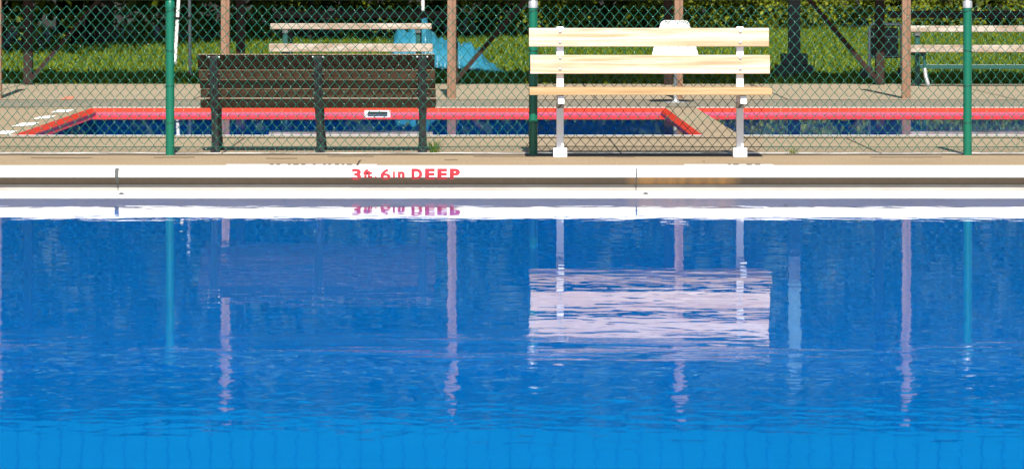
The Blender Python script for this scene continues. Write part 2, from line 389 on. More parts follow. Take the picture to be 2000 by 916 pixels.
# two worn safety notices painted flat on the deck, seen edge-on
m = MB(); k = MB()
for (a, b) in ((440, 735), (1338, 1512)):
    s0, s1 = SG(324.3), SG(322.2)
    m.sheet(GX(a, s0), GX(b, s0), GY(s0), GY(s1), 0.004)
    x = a + 85
    while x < b - 22:
        wd = random.choice((6, 9, 12)); k.sheet(GX(x, s0), GX(x+wd, s0), GY(SG(323.8)), GY(SG(322.8)), 0.008); x += wd + random.choice((4, 7, 14))
tag(m.build('deck_notice_paint', M['faded_white']), kind='structure'); tag(k.build('deck_notice_marks', M['black_paint']), kind='structure')
m = MB()
for x in (-5.6, -3.1, -.75, 1.25, 3.3, 5.75): m.sheet(x-.006, x+.006, DG(195.2), LAWN, .0045)
for x in (-4.9, -1.95, 1.05, 3.0, 4.4): m.sheet(x-.005, x+.005, 24.96, DG(271), .0045)
tag(m.build('slab_joint', M['joint']), kind='structure')
# cracks in the deck
def crack(pts, wpx=1.3):
    m = MB(); vs_ = []
    for (px, py, wd) in pts: vs_ += quad_px([(px - wd, py), (px + wd, py)], 0.005)
    return m.add(vs_, [(2*i, 2*i+1, 2*i+3, 2*i+2) for i in range(len(pts)-1)])
tag(crack([(697.5,323.5,.9),(699,319,1.4),(701.5,315,1.6),(704,312.5,1.3),(708,312,0.6)]).build('deck_crack', M['joint']), kind='structure')
m = MB()
for (x, y, l) in ((868,311.8,26),(1372,315.2,5),(640,305,90),(925,305,120),(1180,306,60),(1700,306.5,140),(60,308,120),(300,307,80),(520,309,60)):
    vs_ = []; n = max(2, int(l/8))
    for i in range(n+1):
        yy = y + random.uniform(-.35, .35); vs_ += quad_px([(x+l*i/n, yy-0.3), (x+l*i/n, yy+0.3)], 0.005)
    m.add(vs_, [(2*i, 2*i+1, 2*i+3, 2*i+2) for i in range(n)])
tag(m.build('hairline_crack', M['joint']), kind='structure')

# main pool basin
FZ = WZ - 1.15
b = MB()
b.add([(PX0,PY0,FZ),(PX1,PY0,FZ),(PX1,LIP,FZ),(PX0,LIP,FZ)], [(0,1,2,3)])
b.add([(PX0,LIP,FZ),(PX1,LIP,FZ),(PX1,LIP,WZ-.06),(PX0,LIP,WZ-.06)], [(0,1,2,3)])
for x in (PX0, PX1): b.add([(x,PY0,FZ),(x,LIP,FZ),(x,LIP,0),(x,PY0,0)], [(0,1,2,3)])
b.add([(PX0,PY0,FZ),(PX1,PY0,FZ),(PX1,PY0,0),(PX0,PY0,0)], [(0,1,2,3)])
basin = b.build('pool_basin', M['basin']); tag(basin, kind='structure')
water = MB().sheet(PX0, PX1, PY0, LIP + 0.02, WZ).build('water', M['water']); tag(water, kind='structure')
# small pools
kb = MB(); kw = MB(); kr = MB(); kp = MB()
for (a, c) in ((KX0, KX1), (KX2, KX3)):
    z1 = -0.55
    kb.add([(a,KY0,z1),(c,KY0,z1),(c,KY1,z1),(a,KY1,z1)], [(0,1,2,3)])
    for q in ([(a,KY0),(c,KY0)], [(c,KY0),(c,KY1)], [(c,KY1),(a,KY1)], [(a,KY1),(a,KY0)]):
        kb.add([(q[0][0],q[0][1],z1),(q[1][0],q[1][1],z1),(q[1][0],q[1][1],KWZ-.02),(q[0][0],q[0][1],KWZ-.02)], [(0,1,2,3)])
        (ax_, ay_), (bx_, by_) = q
        dx_, dy_ = (bx_-ax_), (by_-ay_); l_ = math.hypot(dx_, dy_); nx_, ny_ = dy_/l_, -dx_/l_       # outward
        o_ = -.05
        P0 = (ax_+(dx_/l_)*-o_, ay_+(dy_/l_)*-o_); P1 = (bx_+(dx_/l_)*o_, by_+(dy_/l_)*o_)
        kr.add([(ax_,ay_,0),(bx_,by_,0),(P1[0]+nx_*o_,P1[1]+ny_*o_,-.04),(P0[0]+nx_*o_,P0[1]+ny_*o_,-.04)], [(0,1,2,3)])
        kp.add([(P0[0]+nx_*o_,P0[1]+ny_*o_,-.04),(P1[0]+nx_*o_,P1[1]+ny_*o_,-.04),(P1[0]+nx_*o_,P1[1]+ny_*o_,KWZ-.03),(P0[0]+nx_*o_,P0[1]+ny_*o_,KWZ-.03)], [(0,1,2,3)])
    kw.sheet(a, c, KY0, KY1, KWZ)
kbo = tag(kb.build('wading_pool_basin', M['kiddie_floor']), kind='structure')
tag(kr.build('red_pool_wall', M['red_wall']), kind='structure')
tag(kp.build('pink_reflection_wall', M['pink_wall']), kind='structure')  # lower wall coloured as the pink reflection of the red above
kwo = tag(kw.build('wading_pool_water', M['water_small']), kind='structure')

# pool edge: white rolled coping, undercut, ledge, lip
edge = thing('pool_gutter', 'white pool edge with red depth lettering and a ledge just above the water', 'pool edge', (0, PY1, 0))
CRZ = GZ(346.4, 277.7); LZ = -0.131
prof = [(0.34, 0.003), (0.02, 0.003), (0.008, 0.0), (0.0015, -0.006), (0.0, -0.014), (0.0, CRZ)]
def extrude(prof, x0, x1, mat, name, smooth=35):
    vs_ = []; 
    for x in (x0, x1): vs_ += [(x, p[0], p[1]) for p in prof]
    n = len(prof); return MB().add(vs_, [(i, i+1, n+i+1, n+i) for i in range(n-1)]).build(name, mat, edge, smooth=smooth)
prof = [(0.03, 0.005), (0.012, 0.004), (0.004, 0.0), (0.0005, -0.008), (0.0, -0.016), (0.0, CRZ)]
extrude(prof, PX0, PX1, M['enamel'], 'coping')
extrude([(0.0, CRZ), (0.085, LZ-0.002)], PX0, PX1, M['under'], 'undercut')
dl = LIP - PY1
SHZ = WZ + 0.005
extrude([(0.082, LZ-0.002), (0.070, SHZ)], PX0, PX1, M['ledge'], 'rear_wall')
extrude([(0.075, SHZ), (dl*.42, SHZ), (dl*.43, SHZ-0.0015), (dl*.45, SHZ-0.0015), (dl*.46, SHZ), (dl+.012, SHZ-.0006), (dl, SHZ-0.008), (dl, WZ-0.08)], PX0, PX1, M['enamel'], 'shelf')
# sealant joints
def seal(px, wtop, wbot):
    x = GX(px, 277.7); m = MB()
    h = 9; vs_ = []
    for i in range(h):
        f = i/(h-1); z = -0.012 + f*(CRZ+0.012); wd = (wtop + (wbot-wtop)*f) * random.uniform(.8, 1.15) / 277.7
        o = random.uniform(-.15,.15)*wd
        vs_ += [(x-wd+o, -0.003, z), (x+wd+o, -0.003, z)]
    vs_ += [(x-.004, 0.080, LZ-.001), (x+.004, 0.080, LZ-.001), (x-.003, 0.067, SHZ+.002), (x+.003, 0.067, SHZ+.002)]
    n = len(vs_)//2
    m.add(vs_, [(2*i, 2*i+1, 2*i+3, 2*i+2) for i in range(n-1)])
    m.build('sealant_joint', M['sealant'], edge)
seal(228.5, 3.6, 4.8); seal(1243, 1.2, 1.8)
for (px, py) in ((237, 380), (1261, 379.5)):
    s_ = (py - HY) / (CAMZ - SHZ); m = MB()
    m.lathe((GX(px, s_), GY(s_) - PY1, SHZ), [(.016, .0), (.018, .006), (.012, .012), (.004, .014)], 14); m.build('drain_plug', M['sealant'], edge)

def text_mesh(body, size, bold, sx=1.0):
    cu = bpy.data.curves.new('lettering', 'FONT'); cu.body = body; cu.size = size; cu.offset = bold; cu.resolution_u = 6
    o = bpy.data.objects.new('lettering_source', cu); COL.objects.link(o)
    dg = bpy.context.evaluated_depsgraph_get(); dg.update()
    me = bpy.data.meshes.new_from_object(o.evaluated_get(dg)); bpy.data.objects.remove(o); 
    return me
def letters(body, x0px, x1px, ytop, ybot, bold=0.058):
    """fits a word into a photo box on the coping face, wrapping its foot under the crease"""
    me = text_mesh(body, 1.0, bold)
    bm = bmesh.new(); bm.from_mesh(me)
    xs = [v.co.x for v in bm.verts]; ys = [v.co.y for v in bm.verts]
    ax, bx, ay, by = min(xs), max(xs), min(ys), max(ys)
    X0, X1 = GX(x0px, 277.7), GX(x1px, 277.7); Z1, Z0 = GZ(ytop, 277.7), GZ(ybot, 277.7)
    for v in bm.verts:
        v.co = Vector((X0 + (v.co.x-ax)/(bx-ax)*(X1-X0), 0, Z0 + (v.co.y-ay)/(by-ay)*(Z1-Z0)))
    bmesh.ops.bisect_plane(bm, geom=bm.verts[:]+bm.edges[:]+bm.faces[:], plane_co=(0,0,CRZ), plane_no=(0,0,1))
    for v in bm.verts:
        if v.co.z < CRZ - 1e-5: v.co.y = (CRZ - v.co.z) / (CRZ - LZ + .002) * 0.085 - 0.0025
        else: v.co.y = -0.0025
    bmesh.ops.recalc_face_normals(bm, faces=bm.faces)
    return bm
bm_all = bmesh.new()
for args in (("3", 687, 705.5, 329.5, 352.6, 0.042), ("ft", 709.5, 727.5, 331, 348.3), (".", 731.5, 736, 344.3, 348.3), ("6", 743, 763, 329.8, 352.3, 0.028), ("ı", 767.5, 771.5, 335, 348), ("n", 777, 790.5, 335, 348), (".", 797, 799, 346.5, 348.2), ("D", 803.5, 824.8, 329.3, 351.4), ("E", 830, 849.5, 329.3, 351.4), ("E", 854, 873.5, 329.3, 351.4), ("P", 878.5, 898.5, 329.3, 351.4)):
    b_ = letters(*args); me = bpy.data.meshes.new('tmp'); b_.to_mesh(me); b_.free(); bm_all.from_mesh(me); bpy.data.meshes.remove(me)
me = bpy.data.meshes.new('lettering'); bm_all.to_mesh(me); bm_all.free(); me.materials.append(M['red_letter'])
lo = bpy.data.objects.new('lettering', me); link(lo, edge)

# skimmer in the far wall of the small pool
sk = thing('pool_skimmer', 'white skimmer frame with a dark slot in the red wall of the small pool', 'skimmer', (GX(738, 193.3), KY1-.052, 0))
sw = 50/193.3; 
m = MB(); z0, z1 = -0.075, -0.022
m.box(-sw/2, sw/2, -.012, .01, z1-.012, z1); m.box(-sw/2, sw/2, -.012, .01, z0, z0+.014); m.box(-sw/2, -sw/2+.03, -.0115, .01, z0+.014, z1-.012); m.box(sw/2-.03, sw/2, -.0115, .01, z0+.014, z1-.012)
m.build('frame', M['white_plastic'], sk, 0.002)
MB().box(-sw/2+.03, sw/2-.03, -.004, .01, z0+.014, z1-.012).build('slot', M['dark_slot'], sk)

# ---------------------------------------------------------------- chain link fence
FS = 262.0; FY = GY(FS)
fence = thing('chain_link_fence', 'green chain link fence with round posts along the pool deck', 'fence', (0, FY, 0))
FX0, FX1 = GX(-720, FS), GX(2700, FS)
ZT, ZB = GZ(11, FS), GZ(294.5, FS); pw = 19.12/FS/2; ph = 22.8/FS/2
def chain_mesh():
    nW = int((FX1-FX0)/pw); nh = int(round((ZT-ZB)/ph)); V = []; F = []; n = 5; r = 0.0024
    base = 0
    x_off = GX(14.5, FS) - round((GX(14.5, FS)-FX0)/pw)*pw
    for k in range(nW):
        xa = x_off + k*pw
        P = []
        for j in range(nh+1):
            right = (j + k) % 2 == 0
            if j == 0 and right: pass
            x = xa + (pw + 0.0012 if right else -0.0012)
            z = ZT - j*ph + (0.0015 if j % 2 else -0.0015)
            wob = 0.0012*math.sin(k*1.7 + j*2.3)
            P.append((x + wob, 0.0, z))
            if j < nh:
                d = -0.0036 if right else 0.0036
                for f in (0.12, 0.88):
                    xn = xa + (pw + 0.0012 if not right else -0.0012)
                    P.append((x + (xn-x)*f + wob, d, z - ph*f))
        P = np.array(P); 
        D = np.gradient(P, axis=0); D /= np.linalg.norm(D, axis=1)[:, None]
        A = np.cross(D, np.array([0, 1.0, 0])); A /= np.linalg.norm(A, axis=1)[:, None]; B = np.cross(D, A)
        th = np.arange(n) * 2*np.pi/n
        ring = P[:, None, :] + r*(np.cos(th)[None, :, None]*A[:, None, :] + np.sin(th)[None, :, None]*B[:, None, :])
        V.append(ring.reshape(-1, 3)); m_ = len(P)
        i = np.arange(m_-1)[:, None]*n; kk = np.arange(n)[None, :]; k2 = (kk+1) % n
        F.append(np.stack([i+kk, i+k2, i+n+k2, i+n+kk], -1).reshape(-1, 4) + base); base += m_*n
    return np.concatenate(V), np.concatenate(F)
V, F = chain_mesh()
V[:, 1] += .006*np.sin(V[:, 0]*2.1)*np.sin((V[:, 2]-ZB)*2.6); V[:, 0] += .004*np.sin(V[:, 0]*3.3+V[:, 2]*5)+.0025*np.sin(V[:, 2]*9+V[:, 0]*1.3); V[:, 2] += .004*np.sin(V[:, 0]*2.7+1)
raw_mesh('chain_link_mesh', V, F, M['green_wire'], fence, True)
rail = MB().tube([(FX0, 0.03, GZ(-4, FS)), (FX1, 0.03, GZ(-4, FS))], 0.0205, 14).build('top_rail', M['green_post'], fence, smooth=40)
m = MB(); tw = GZ(286.5, FS)
m.tube([(FX0 + (FX1-FX0)*i/40, -0.001, tw + random.uniform(-.003,.003)) for i in range(41)], 0.0022, 6).build('tension_wire', M['green_wire'], fence, smooth=60)
for i, px in enumerate((-420, 331.5, 1041.5, 1890.5, 2660)):
    x = GX(px, FS)
    m = MB(); m.tube([(x, 0.022, -0.02), (x, 0.022, GZ(15, FS))], 0.0325, 20)
    p = m.build('fence_post', M['green_post'], fence, smooth=40)
    c = MB(); zc = GZ(16.5, FS)
    c.lathe((x, 0.022, zc), [(.0335, 0), (.0355, .001), (.0355, .046), (.031, .054), (.012, .058)], 20)
    c.lathe((x, 0.03, zc+.052), [(.016, 0), (.016, .05)], 12)
    cap = c.build('post_cap', M['galv'] if px > 900 else M['green_post'], p, smooth=40)
    if px > 900: cap['label'] = 'silver metal cap'
    for (zz, dx) in ((GZ(22, FS), .03), (GZ(100, FS), -.012), (GZ(168, FS), .004), (GZ(240, FS), .006)):
        tm = MB(); pts = []
        for kx in range(19):
            a = math.pi*1.1*kx/18 + math.pi*0.95
            pts.append((x + .0355*math.cos(a), 0.022 + .0355*math.sin(a), zz + dx*(kx/18-.5)*1.2))
        pts = [(pts[0][0]-.012, -0.004, pts[0][2])] + pts + [(pts[-1][0]+.014, -0.004, pts[-1][2])]
        tm.tube(pts, 0.0019, 6).build('tie_wire', M['tie'], p, smooth=60)

# ---------------------------------------------------------------- light bench in front of the fence
BS = 265.0; BY = GY(BS)
bench = thing('park_bench', 'new pine bench with two pale back boards on white metal posts', 'bench', (0, BY, 0))
def board(xa, xb, ya, yb, s, mat, name, parent, y0, y1, bev=0.004):
    o = MB().box(GX(xa, s), GX(xb, s), y0, y1, GZ(yb, s), GZ(ya, s)).build(name, mat, parent, bev)
    return o
bb1 = board(1033, 1501, 55.5, 91.5, BS, M['pine'], 'back_board', bench, -0.038, 0)
bb2 = board(1035.5, 1503, 108, 144.3, BS, M['pine'], 'back_board', bench, -0.038, 0)
sy = -0.37
for k in range(2):
    MB().box(GX(1034, 269), GX(1508, 269), sy + k*.2, sy + k*.2 + .185, GZ(186.3, 269), GZ(173.5, 269)).build('seat_plank', M['pine_seat'], bench, 0.004)
for (xa, xb) in ((1087, 1101), (1438.5, 1452.5)):
    x0, x1 = GX(xa, BS), GX(xb, BS)
    MB().box(x0, x1, 0.0005, 0.053, .06, GZ(53, BS)).build('post', M['white_metal'], bench, 0.005, segs=3)
    MB().box((x0+x1)/2-.051, (x0+x1)/2+.051, -.025, .078, 0.0, .07).build('foot', M['white_metal'], bench, 0.007, segs=3)
    # seat arm: square tube reaching forward under the seat, open end towards the pool
    zt = GZ(187, 269)-.002
    a = MB().box(x0+.003, x1-.003, sy+.03, -0.0005, zt-.062, zt).build('seat_arm', M['white_metal'], bench, 0.005, segs=3)
    MB().box(x0-.002, x1+.002, -0.012, 0.054, zt-.105, zt-.064).build('bracket', M['bracket'], bench, 0.003)
    MB().tube([(x0+.012, -.012, zt-.104), (x1-.006, -.03, zt-.068)], .004, 8).build('bracket_bolt', M['black_iron'], bench)
    for yy in (62.5, 83.5, 114, 135.3):
        MB().lathe(((x0+x1)/2-.001, -0.038, GZ(yy, BS)), [(.0125, -.002), (.0125, .002), (.010, .005), (.005, .0072), (.001, .008)], 18, 'y').build('bolt_head', M['galv'], bench, smooth=50)

# ---------------------------------------------------------------- dark bench beyond the fence, seen from behind
KS = 258.0; KYY = GY(KS)
dk = thing('park_bench', 'old dark stained slatted bench beyond the fence, turned to the small pool', 'bench', (0, KYY, 0))
lean = 0.20                                            # the back tips towards the pool edge
def back_y(z): return -lean * (z - 0.40)
def dslat(xa, xb, ya, yb, mat, worn=True, dy=0):
    zt, zb = GZ(ya, KS), GZ(yb, KS)
    x0, x1 = GX(xa, KS), GX(xb, KS)
    m = MB(); v = []
    for (z, y) in ((zb, back_y(zb)+dy), (zt, back_y(zt)+dy)):
        v += [(x0, y, z), (x1, y, z), (x1, y+.038, z+.006), (x0, y+.038, z+.006)]
    m.add(v, [(0,3,2,1),(4,5,6,7),(0,1,5,4),(1,2,6,5),(2,3,7,6),(3,0,4,7)])
    o = m.build('back_slat', mat, dk, 0.003)
    if worn:
        e = MB(); y = back_y(zt)+dy
        e.box(x0+.002, x1-.002, y+.003, y+.034, zt+.0015, zt+.0075).build('worn_edge', M['worn_edge'], o)
    return o
for (xa, xb, ya, yb) in ((387, 849, 107.5, 136), (389, 850, 138, 155.6), (391, 850.5, 157, 173), (392, 851, 174.6, 191.5)):
    dslat(xa, xb, ya, yb, M['old_wood'])
for k in range(3):
    MB().box(GX(394, KS), GX(851, KS), -.005+k*.135, .12+k*.135, GZ(208, KS), GZ(197, KS)).build('seat_slat', M['old_wood'], dk, 0.003)
MB().box(GX(392, KS), GX(850, KS), -.03, -.006, GZ(211, KS), GZ(195, KS)).build('seat_apron', M['old_wood'], dk, 0.003)
for (px, bx) in ((419, 421), (622, 626), (825, 825)):
    x = GX(px, KS); xb = GX(bx, KS)
    lg = MB()
    z_t, z_s = GZ(110, KS), GZ(211, KS)
    lg.bar((x, back_y(z_t)-.022, z_t), (x, back_y(z_s)-.03, z_s-.01), .062, .03, (0, 1, 0))
    lg.bar((x+.006, back_y(z_t)-.04, z_t-.01), (x+.006, back_y(z_s)-.05, z_s), .018, .022, (0, 1, 0))
    leg = lg.build('back_strap', M['black_iron'], dk, 0.004)
    m = MB()
    m.tube([(x, .0, z_s), (x+(xb-x)*.4, -.01, z_s-.12), (xb, -.02, .06), (xb, -.03, 0)], [.03, .024, .03, .038], 8); m.build('leg', M['black_iron'], dk, smooth=40)
    m = MB()
    m.tube([(x, .36, z_s), (x+(xb-x)*.4, .37, z_s-.12), (xb, .38, .06), (xb, .39, 0)], [.03, .022, .027, .034], 8); m.build('leg', M['black_iron'], dk, smooth=40)
    MB().bar((x, -.03, z_s-.006), (x, .40, z_s-.006), .03, .03).build('seat_bearer', M['black_iron'], dk)
    for zz in (112, 146, 166, 184):
        z = GZ(zz, KS)
        for sx in (-1, 1):
            MB().lathe((x+sx*.038, back_y(z)-.001, z), [(.008, -.001), (.008, .004), (.003, .006)], 10, 'y').build('bolt_head', M['galv'] if zz == 112 else M['black_iron'], dk)

# ---------------------------------------------------------------- tall timber posts beyond the small pool
posts = []
for i, px in enumerate((-5, 439.8, 882, 1324.5, 1769.8)):
    s = 180.0; h = 2.95
    lab = ['reddish square timber post at the left edge beyond the small pool', 'reddish square timber post behind the dark slatted bench', 'reddish square timber post to the right of the dark bench, before the blue tarp',
           'reddish square timber post behind the new pine bench', 'reddish square timber post beside the right-hand bleacher'][i]
    p = MB(); wd = .0465
    p.box(-wd, wd, -wd, wd, -.02, h-.03)
    p.add([(-wd,-wd,h-.03),(wd,-wd,h-.03),(wd,wd,h-.03),(-wd,wd,h-.03),(-wd*.6,-wd*.6,h),(wd*.6,-wd*.6,h),(wd*.6,wd*.6,h),(-wd*.6,wd*.6,h)], [(0,1,5,4),(1,2,6,5),(2,3,7,6),(3,0,4,7),(4,5,6,7)])
    o = p.build('timber_post', M['post_wood'], None, 0.005); o.location = (GX(px, s), GY(s), 0)
    o.rotation_euler = (R(random.uniform(-.2,.2)), R(random.uniform(-.25,.25)), R(random.uniform(-3,3)))
    tag(o, lab, 'post', 'timber posts in a row')

# ---------------------------------------------------------------- open shelter with brown posts and long braces
SS = 160.0; SYY = GY(SS)
sh = thing('picnic_shelter', 'open shelter on dark brown posts with long slanting braces', 'shelter', (0, SYY, 0))
sx = [GX(p, SS) for p in (-777, -361, 55, 470, 886, 1305, 1718, 2135, 2551)]
BRZ = 3.05; yf, zf, zr = 37.62-SYY, 3.40, 4.22
for x in sx:
    MB().box(x-.053, x+.053, -.053, .053, -.02, zr-.14).build('post', M['brown_wood'], sh, 0.004)
    MB().bar((x, .06, zr-.1), (x, yf+.06, zf-.09), .05, .14).build('rafter', M['brown_wood'], sh)
    MB().bar((x, -.05, 2.6), (x, yf*.62, zf+(zr-zf)*.38-.16), .05, .1).build('knee_brace', M['brown_wood'], sh)
for (a, b_) in ((2, 3), (4, 5), (6, 5), (8, 7), (0, 1)):
    MB().bar((sx[a], -.02, .02), (sx[b_], -.02, BRZ), .05, .085, (0, 1, 0)).build('brace', M['brown_wood'], sh)
MB().box(sx[0]-.6, sx[-1]+.6, -.07, .07, zr-.139, zr-.02).build('ridge_beam', M['brown_wood'], sh)
x0, x1 = sx[0]-.8, sx[-1]+.8
def sloped(zoff, thick):
    return MB().add([(x0,yf,zf+zoff),(x1,yf,zf+zoff),(x1,.08,zr+.02+zoff),(x0,.08,zr+.02+zoff),(x0,yf,zf+zoff+thick),(x1,yf,zf+zoff+thick),(x1,.08,zr+.02+zoff+thick),(x0,.08,zr+.02+zoff+thick)],
                    [(0,3,2,1),(4,5,6,7),(0,1,5,4),(1,2,6,5),(2,3,7,6),(3,0,4,7)])
sloped(0, .03).build('roof_decking', M['roofing'], sh)
sloped(.032, .02).build('roof', M['roofing'], sh)
m = MB(); m.box(x0, x1, yf-.03, yf-.004, zf-.02, 4.36)
k = int((x1-x0)/.242)
fa = m.build('fascia', M['metal_roof'], sh); m = MB()
for i in range(k): m.box(x0+i*.242-.009, x0+i*.242+.009, yf-.042, yf-.031, zf-.018, 4.358)
m.build('fascia_seam', M['roof_seam'], fa)

# ---------------------------------------------------------------- plank bleachers
def bleacher(xa, xb, label, ty, grp):
    s1 = 163.5; y1 = GY(s1)
    t_ = thing('bleacher', label, 'bleacher', (0, y1, 0), grp)
    X0, X1 = GX(xa, s1), GX(xb, s1)
    d2 = 40.18 - y1; s2 = FPX/40.18; d3 = 41.35 - y1; s3 = FPX/41.35
    MB().box(X0, X1, 0, .24, GZ(ty[1], s1), GZ(ty[0], s1)).build('seat_plank', M['grey_wood'], t_, .008)
    MB().box(X0-.01, X1-.02, d2, d2+.24, GZ(ty[3], s2), GZ(ty[2], s2)).build('seat_plank', M['grey_wood'], t_, .008)
    MB().box(X0-.05, X1+.15, d3, d3+.04, GZ(36, s3), GZ(22, s3)).build('back_plank', M['black_wood'], t_, .006)
    zs, z2 = GZ(ty[1], s1), GZ(ty[3], s2)
    for fx in (.085, .905):
        x = X0 + (X1-X0)*fx
        m = MB(); m.tube([(x+.03, .12, zs), (x+.035, .11, .22)], .022, 10); lg = m.build('leg', M['teal_metal'], t_, smooth=40)
        m = MB(); m.tube([(x+.035, .11, .22), (x+.045, .08, .12), (x+.065, .02, .03), (x+.07, -.01, .012)], .024, 10); m.build('foot', M['galv'], lg, smooth=40)
        m = MB(); m.bar((x, d2+.1, z2), (x, d2+.1, 0.0), .055, .05, (0, 1, 0)); u = m.build('upright', M['teal_metal'], t_)
        MB().box(x-.034, x+.034, d2+.06, d2+.14, z2-.045, z2-.002).build('upright_cap', M['galv'], u, .004)
        m = MB(); m.bar((x, d3+.06, 0), (x, d3+.06, .95), .05, .05, (0, 1, 0)); m.build('back_upright', M['black_wood'], t_)
        m = MB(); m.bar((x, .14, zs-.03), (x, d3+.03, zs-.03), .04, .05); m.build('bearer', M['teal_metal'], t_)
    MB().box(X0+.2, X1-.1, d2+.12, d2+.16, .2, .255).build('foot_rail', M['teal_metal'], t_, .004)
    return t_
bleacher(525, 845, 'grey plank bleacher behind the dark slatted bench', (86.5, 102, 46.5, 58), 'plank bleachers under the shelter')
bleacher(1776, 2090, 'grey plank bleacher at the right edge with green metal legs', (89, 103, 51, 63.5), 'plank bleachers under the shelter')

# ---------------------------------------------------------------- white seat on a pole
ps = 186.0
ch = thing('pedestal_chair', 'white moulded chair on a grey metal pole behind the pine bench', 'chair', (GX(1319, ps), GY(ps), 0))
m = MB(); m.tube([(0, 0, .01), (0, 0, .40)], .019, 16); pole = m.build('pole', M['galv'], ch, smooth=40)
m = MB(); m.lathe((0, 0, 0), [(.13, 0), (.13, .008), (.04, .014), (.03, .03)], 28); m.build('base_plate', M['galv'], ch, smooth=40)
def shell():
    # tapered rounded backrest flowing into a dished seat
    rows = [(.86,.10,.13), (.853,.135,.135), (.835,.152,.14), (.78,.165,.14), (.68,.19,.13), (.58,.225,.11), (.50,.245,.09), (.45,.25,.06), (.425,.24,.0), (.415,.235,-.1), (.42,.225,-.2), (.43,.19,-.25), (.43,.12,-.27)]
    n = 13; V = []
    for (z, hw, y) in rows:
        for i in range(n):
            a = -1 + 2*i/(n-1); V.append((a*hw, y - .05*(a*a), z + (0.02*a*a if y < .05 else 0)))
    F = [(r*n+i, r*n+i+1, (r+1)*n+i+1, (r+1)*n+i) for r in range(len(rows)-1) for i in range(n-1)]
    o = MB().add(V, F).build('seat_shell', M['white_plastic'], ch, smooth=80)
    md = o.modifiers.new('thick', 'SOLIDIFY'); md.thickness = .012; md.offset = 0
    sb = o.modifiers.new('sub', 'SUBSURF'); sb.levels = sb.render_levels = 2
shell()

# ---------------------------------------------------------------- blue tarp heap on the lawn
def tarp():
    s = 143.0; y0 = GY(s)
    o_ = thing('tarp_heap', 'crumpled bright blue tarp draped over a heap on the lawn', 'tarp', (0, y0, 0))
    top = [(762,145),(765,100),(770,66),(778,62),(800,58),(815,58),(821,40),(826,35.5),(833,36),(838,50),(845,62),(858,74),(870,80),(888,84),(905,84),(925,92),(936,98),(945,112),(958,124),(972,134),(985,140),(992,146)]
    xs = np.array([GX(p[0], s) for p in top]); zs = np.array([max(0, 1.35-(p[1]+50)/s) for p in top])
    nu, nv = 220, 46; V = np.zeros((nv, nu, 3)); X = np.linspace(xs[0], xs[-1], nu); Z = np.interp(X, xs, zs)
    V[..., 0] = X; 
    for j in range(nv):
        f = j/(nv-1); y = -.55 + 1.3*f
        prof = max(0.0, 1 - abs((f-.45)/.47)**2.2) ** .75
        fold = .03*np.sin(X*24 + 3*np.sin(X*5) + f*3.0) + .018*np.sin(X*61 + f*7) + .015*np.sin(f*30+X*9)
        V[j, :, 2] = np.maximum(0.0, Z*prof + fold*np.minimum(1, prof*2)*np.minimum(1, Z*4))
        V[j, :, 1] = y + fold*1.0
    V[:, :, 2] *= 1.0
    idx = np.arange(nv*nu).reshape(nv, nu)
    F = np.stack([idx[:-1,:-1], idx[:-1,1:], idx[1:,1:], idx[1:,:-1]], -1).reshape(-1, 4)
    raw_mesh('tarp_sheet', V.reshape(-1, 3), F, M['tarp'], o_, True)
tarp()

# ---------------------------------------------------------------- odd things under and behind the shelter
gs = 150.8
gr = thing('stone_grill', 'dark stepped grill with a tall flue pipe under the shelter', 'grill', (GX(1551, gs), GY(gs), 0))
MB().box(-.24, .24, -.2, .2, 0, .17).build('base', M['dark_metal'], gr, .01)
MB().box(-.165, .165, -.15, .15, .171, .32).build('firebox', M['dark_metal'], gr, .01)
MB().box(-.075, .075, -.075, .075, .321, 2.3).build('flue', M['dark_metal'], gr, .006)  # lower flue coloured dark to paint the shade beneath the roof
MB().box(-.08, .08, -.08, .08, 2.302, 3.45).build('flue_top', M['pipe_pale'], gr, .006)  # same flue in a paler colour where sunlight reaches it
# pale tubular frame holding a dark crate
fs = 153.0
fr = thing('hand_cart', 'pale tubular cart frame around a dark crate beside the right-hand timber post', 'cart', (GX(1726, fs), GY(fs)-.2, 0))
hw = .205
m = MB(); m.tube([(-hw, 0, .02), (-hw, 0, .66), (-hw+.03, 0, .71), (hw-.03, 0, .71), (hw, 0, .66), (hw, 0, .02)], .02, 10); m.build('frame', M['galv'], fr, smooth=40)
MB().box(-hw+.04, hw-.04, .02, .4, .28, .66).build('crate', M['dark_metal'], fr, .01)
for z in (.3, .55): MB().tube([(-hw, 0, z), (hw, 0, z)], .011, 8).build('crossbar', M['galv'], fr, smooth=40)
for sx_ in (-1, 1):
    m = MB(); m.lathe((sx_*(hw+.03), .05, .09), [(.085, -.02), (.09, 0), (.085, .02)], 18, 'y'); m.build('wheel', M['dark_metal'], fr, smooth=40)
# poles
def pole_thing(name, label, px0, py0, px1, py1, s, r, mat, ztop):
    b0 = Vector((GX(px1, s), GY(s), 0)); z0 = GZ(py0, s); x0 = GX(px0, s); zb = GZ(py1, s)
    k = (x0 - GX(px1, s)) / (z0 - zb); 
    o = thing(name, label, 'pole', (b0.x - k*zb, b0.y, 0))
    MB().tube([(0, 0, -.02), (k*ztop, 0, ztop)], r, 12).build('shaft', mat, o, smooth=40)
    MB().tube([(k*.0, 0, 0), (k*.06, 0, .06)], r*1.5, 12).build('collar', M['galv'], o, smooth=40)
    zc = GZ(36.5, s); MB().tube([(k*(zc-.02), 0, zc-.02), (k*(zc+.02), 0, zc+.02)], r*1.12, 12).build('band', M['black_iron'], o, smooth=40)
    return o
pole_thing('white_pole', 'leaning white pole on the lawn beside the left green fence post', 348.5, 3, 341, 128, 133.0, .026, M['white_plastic'], 1.9)
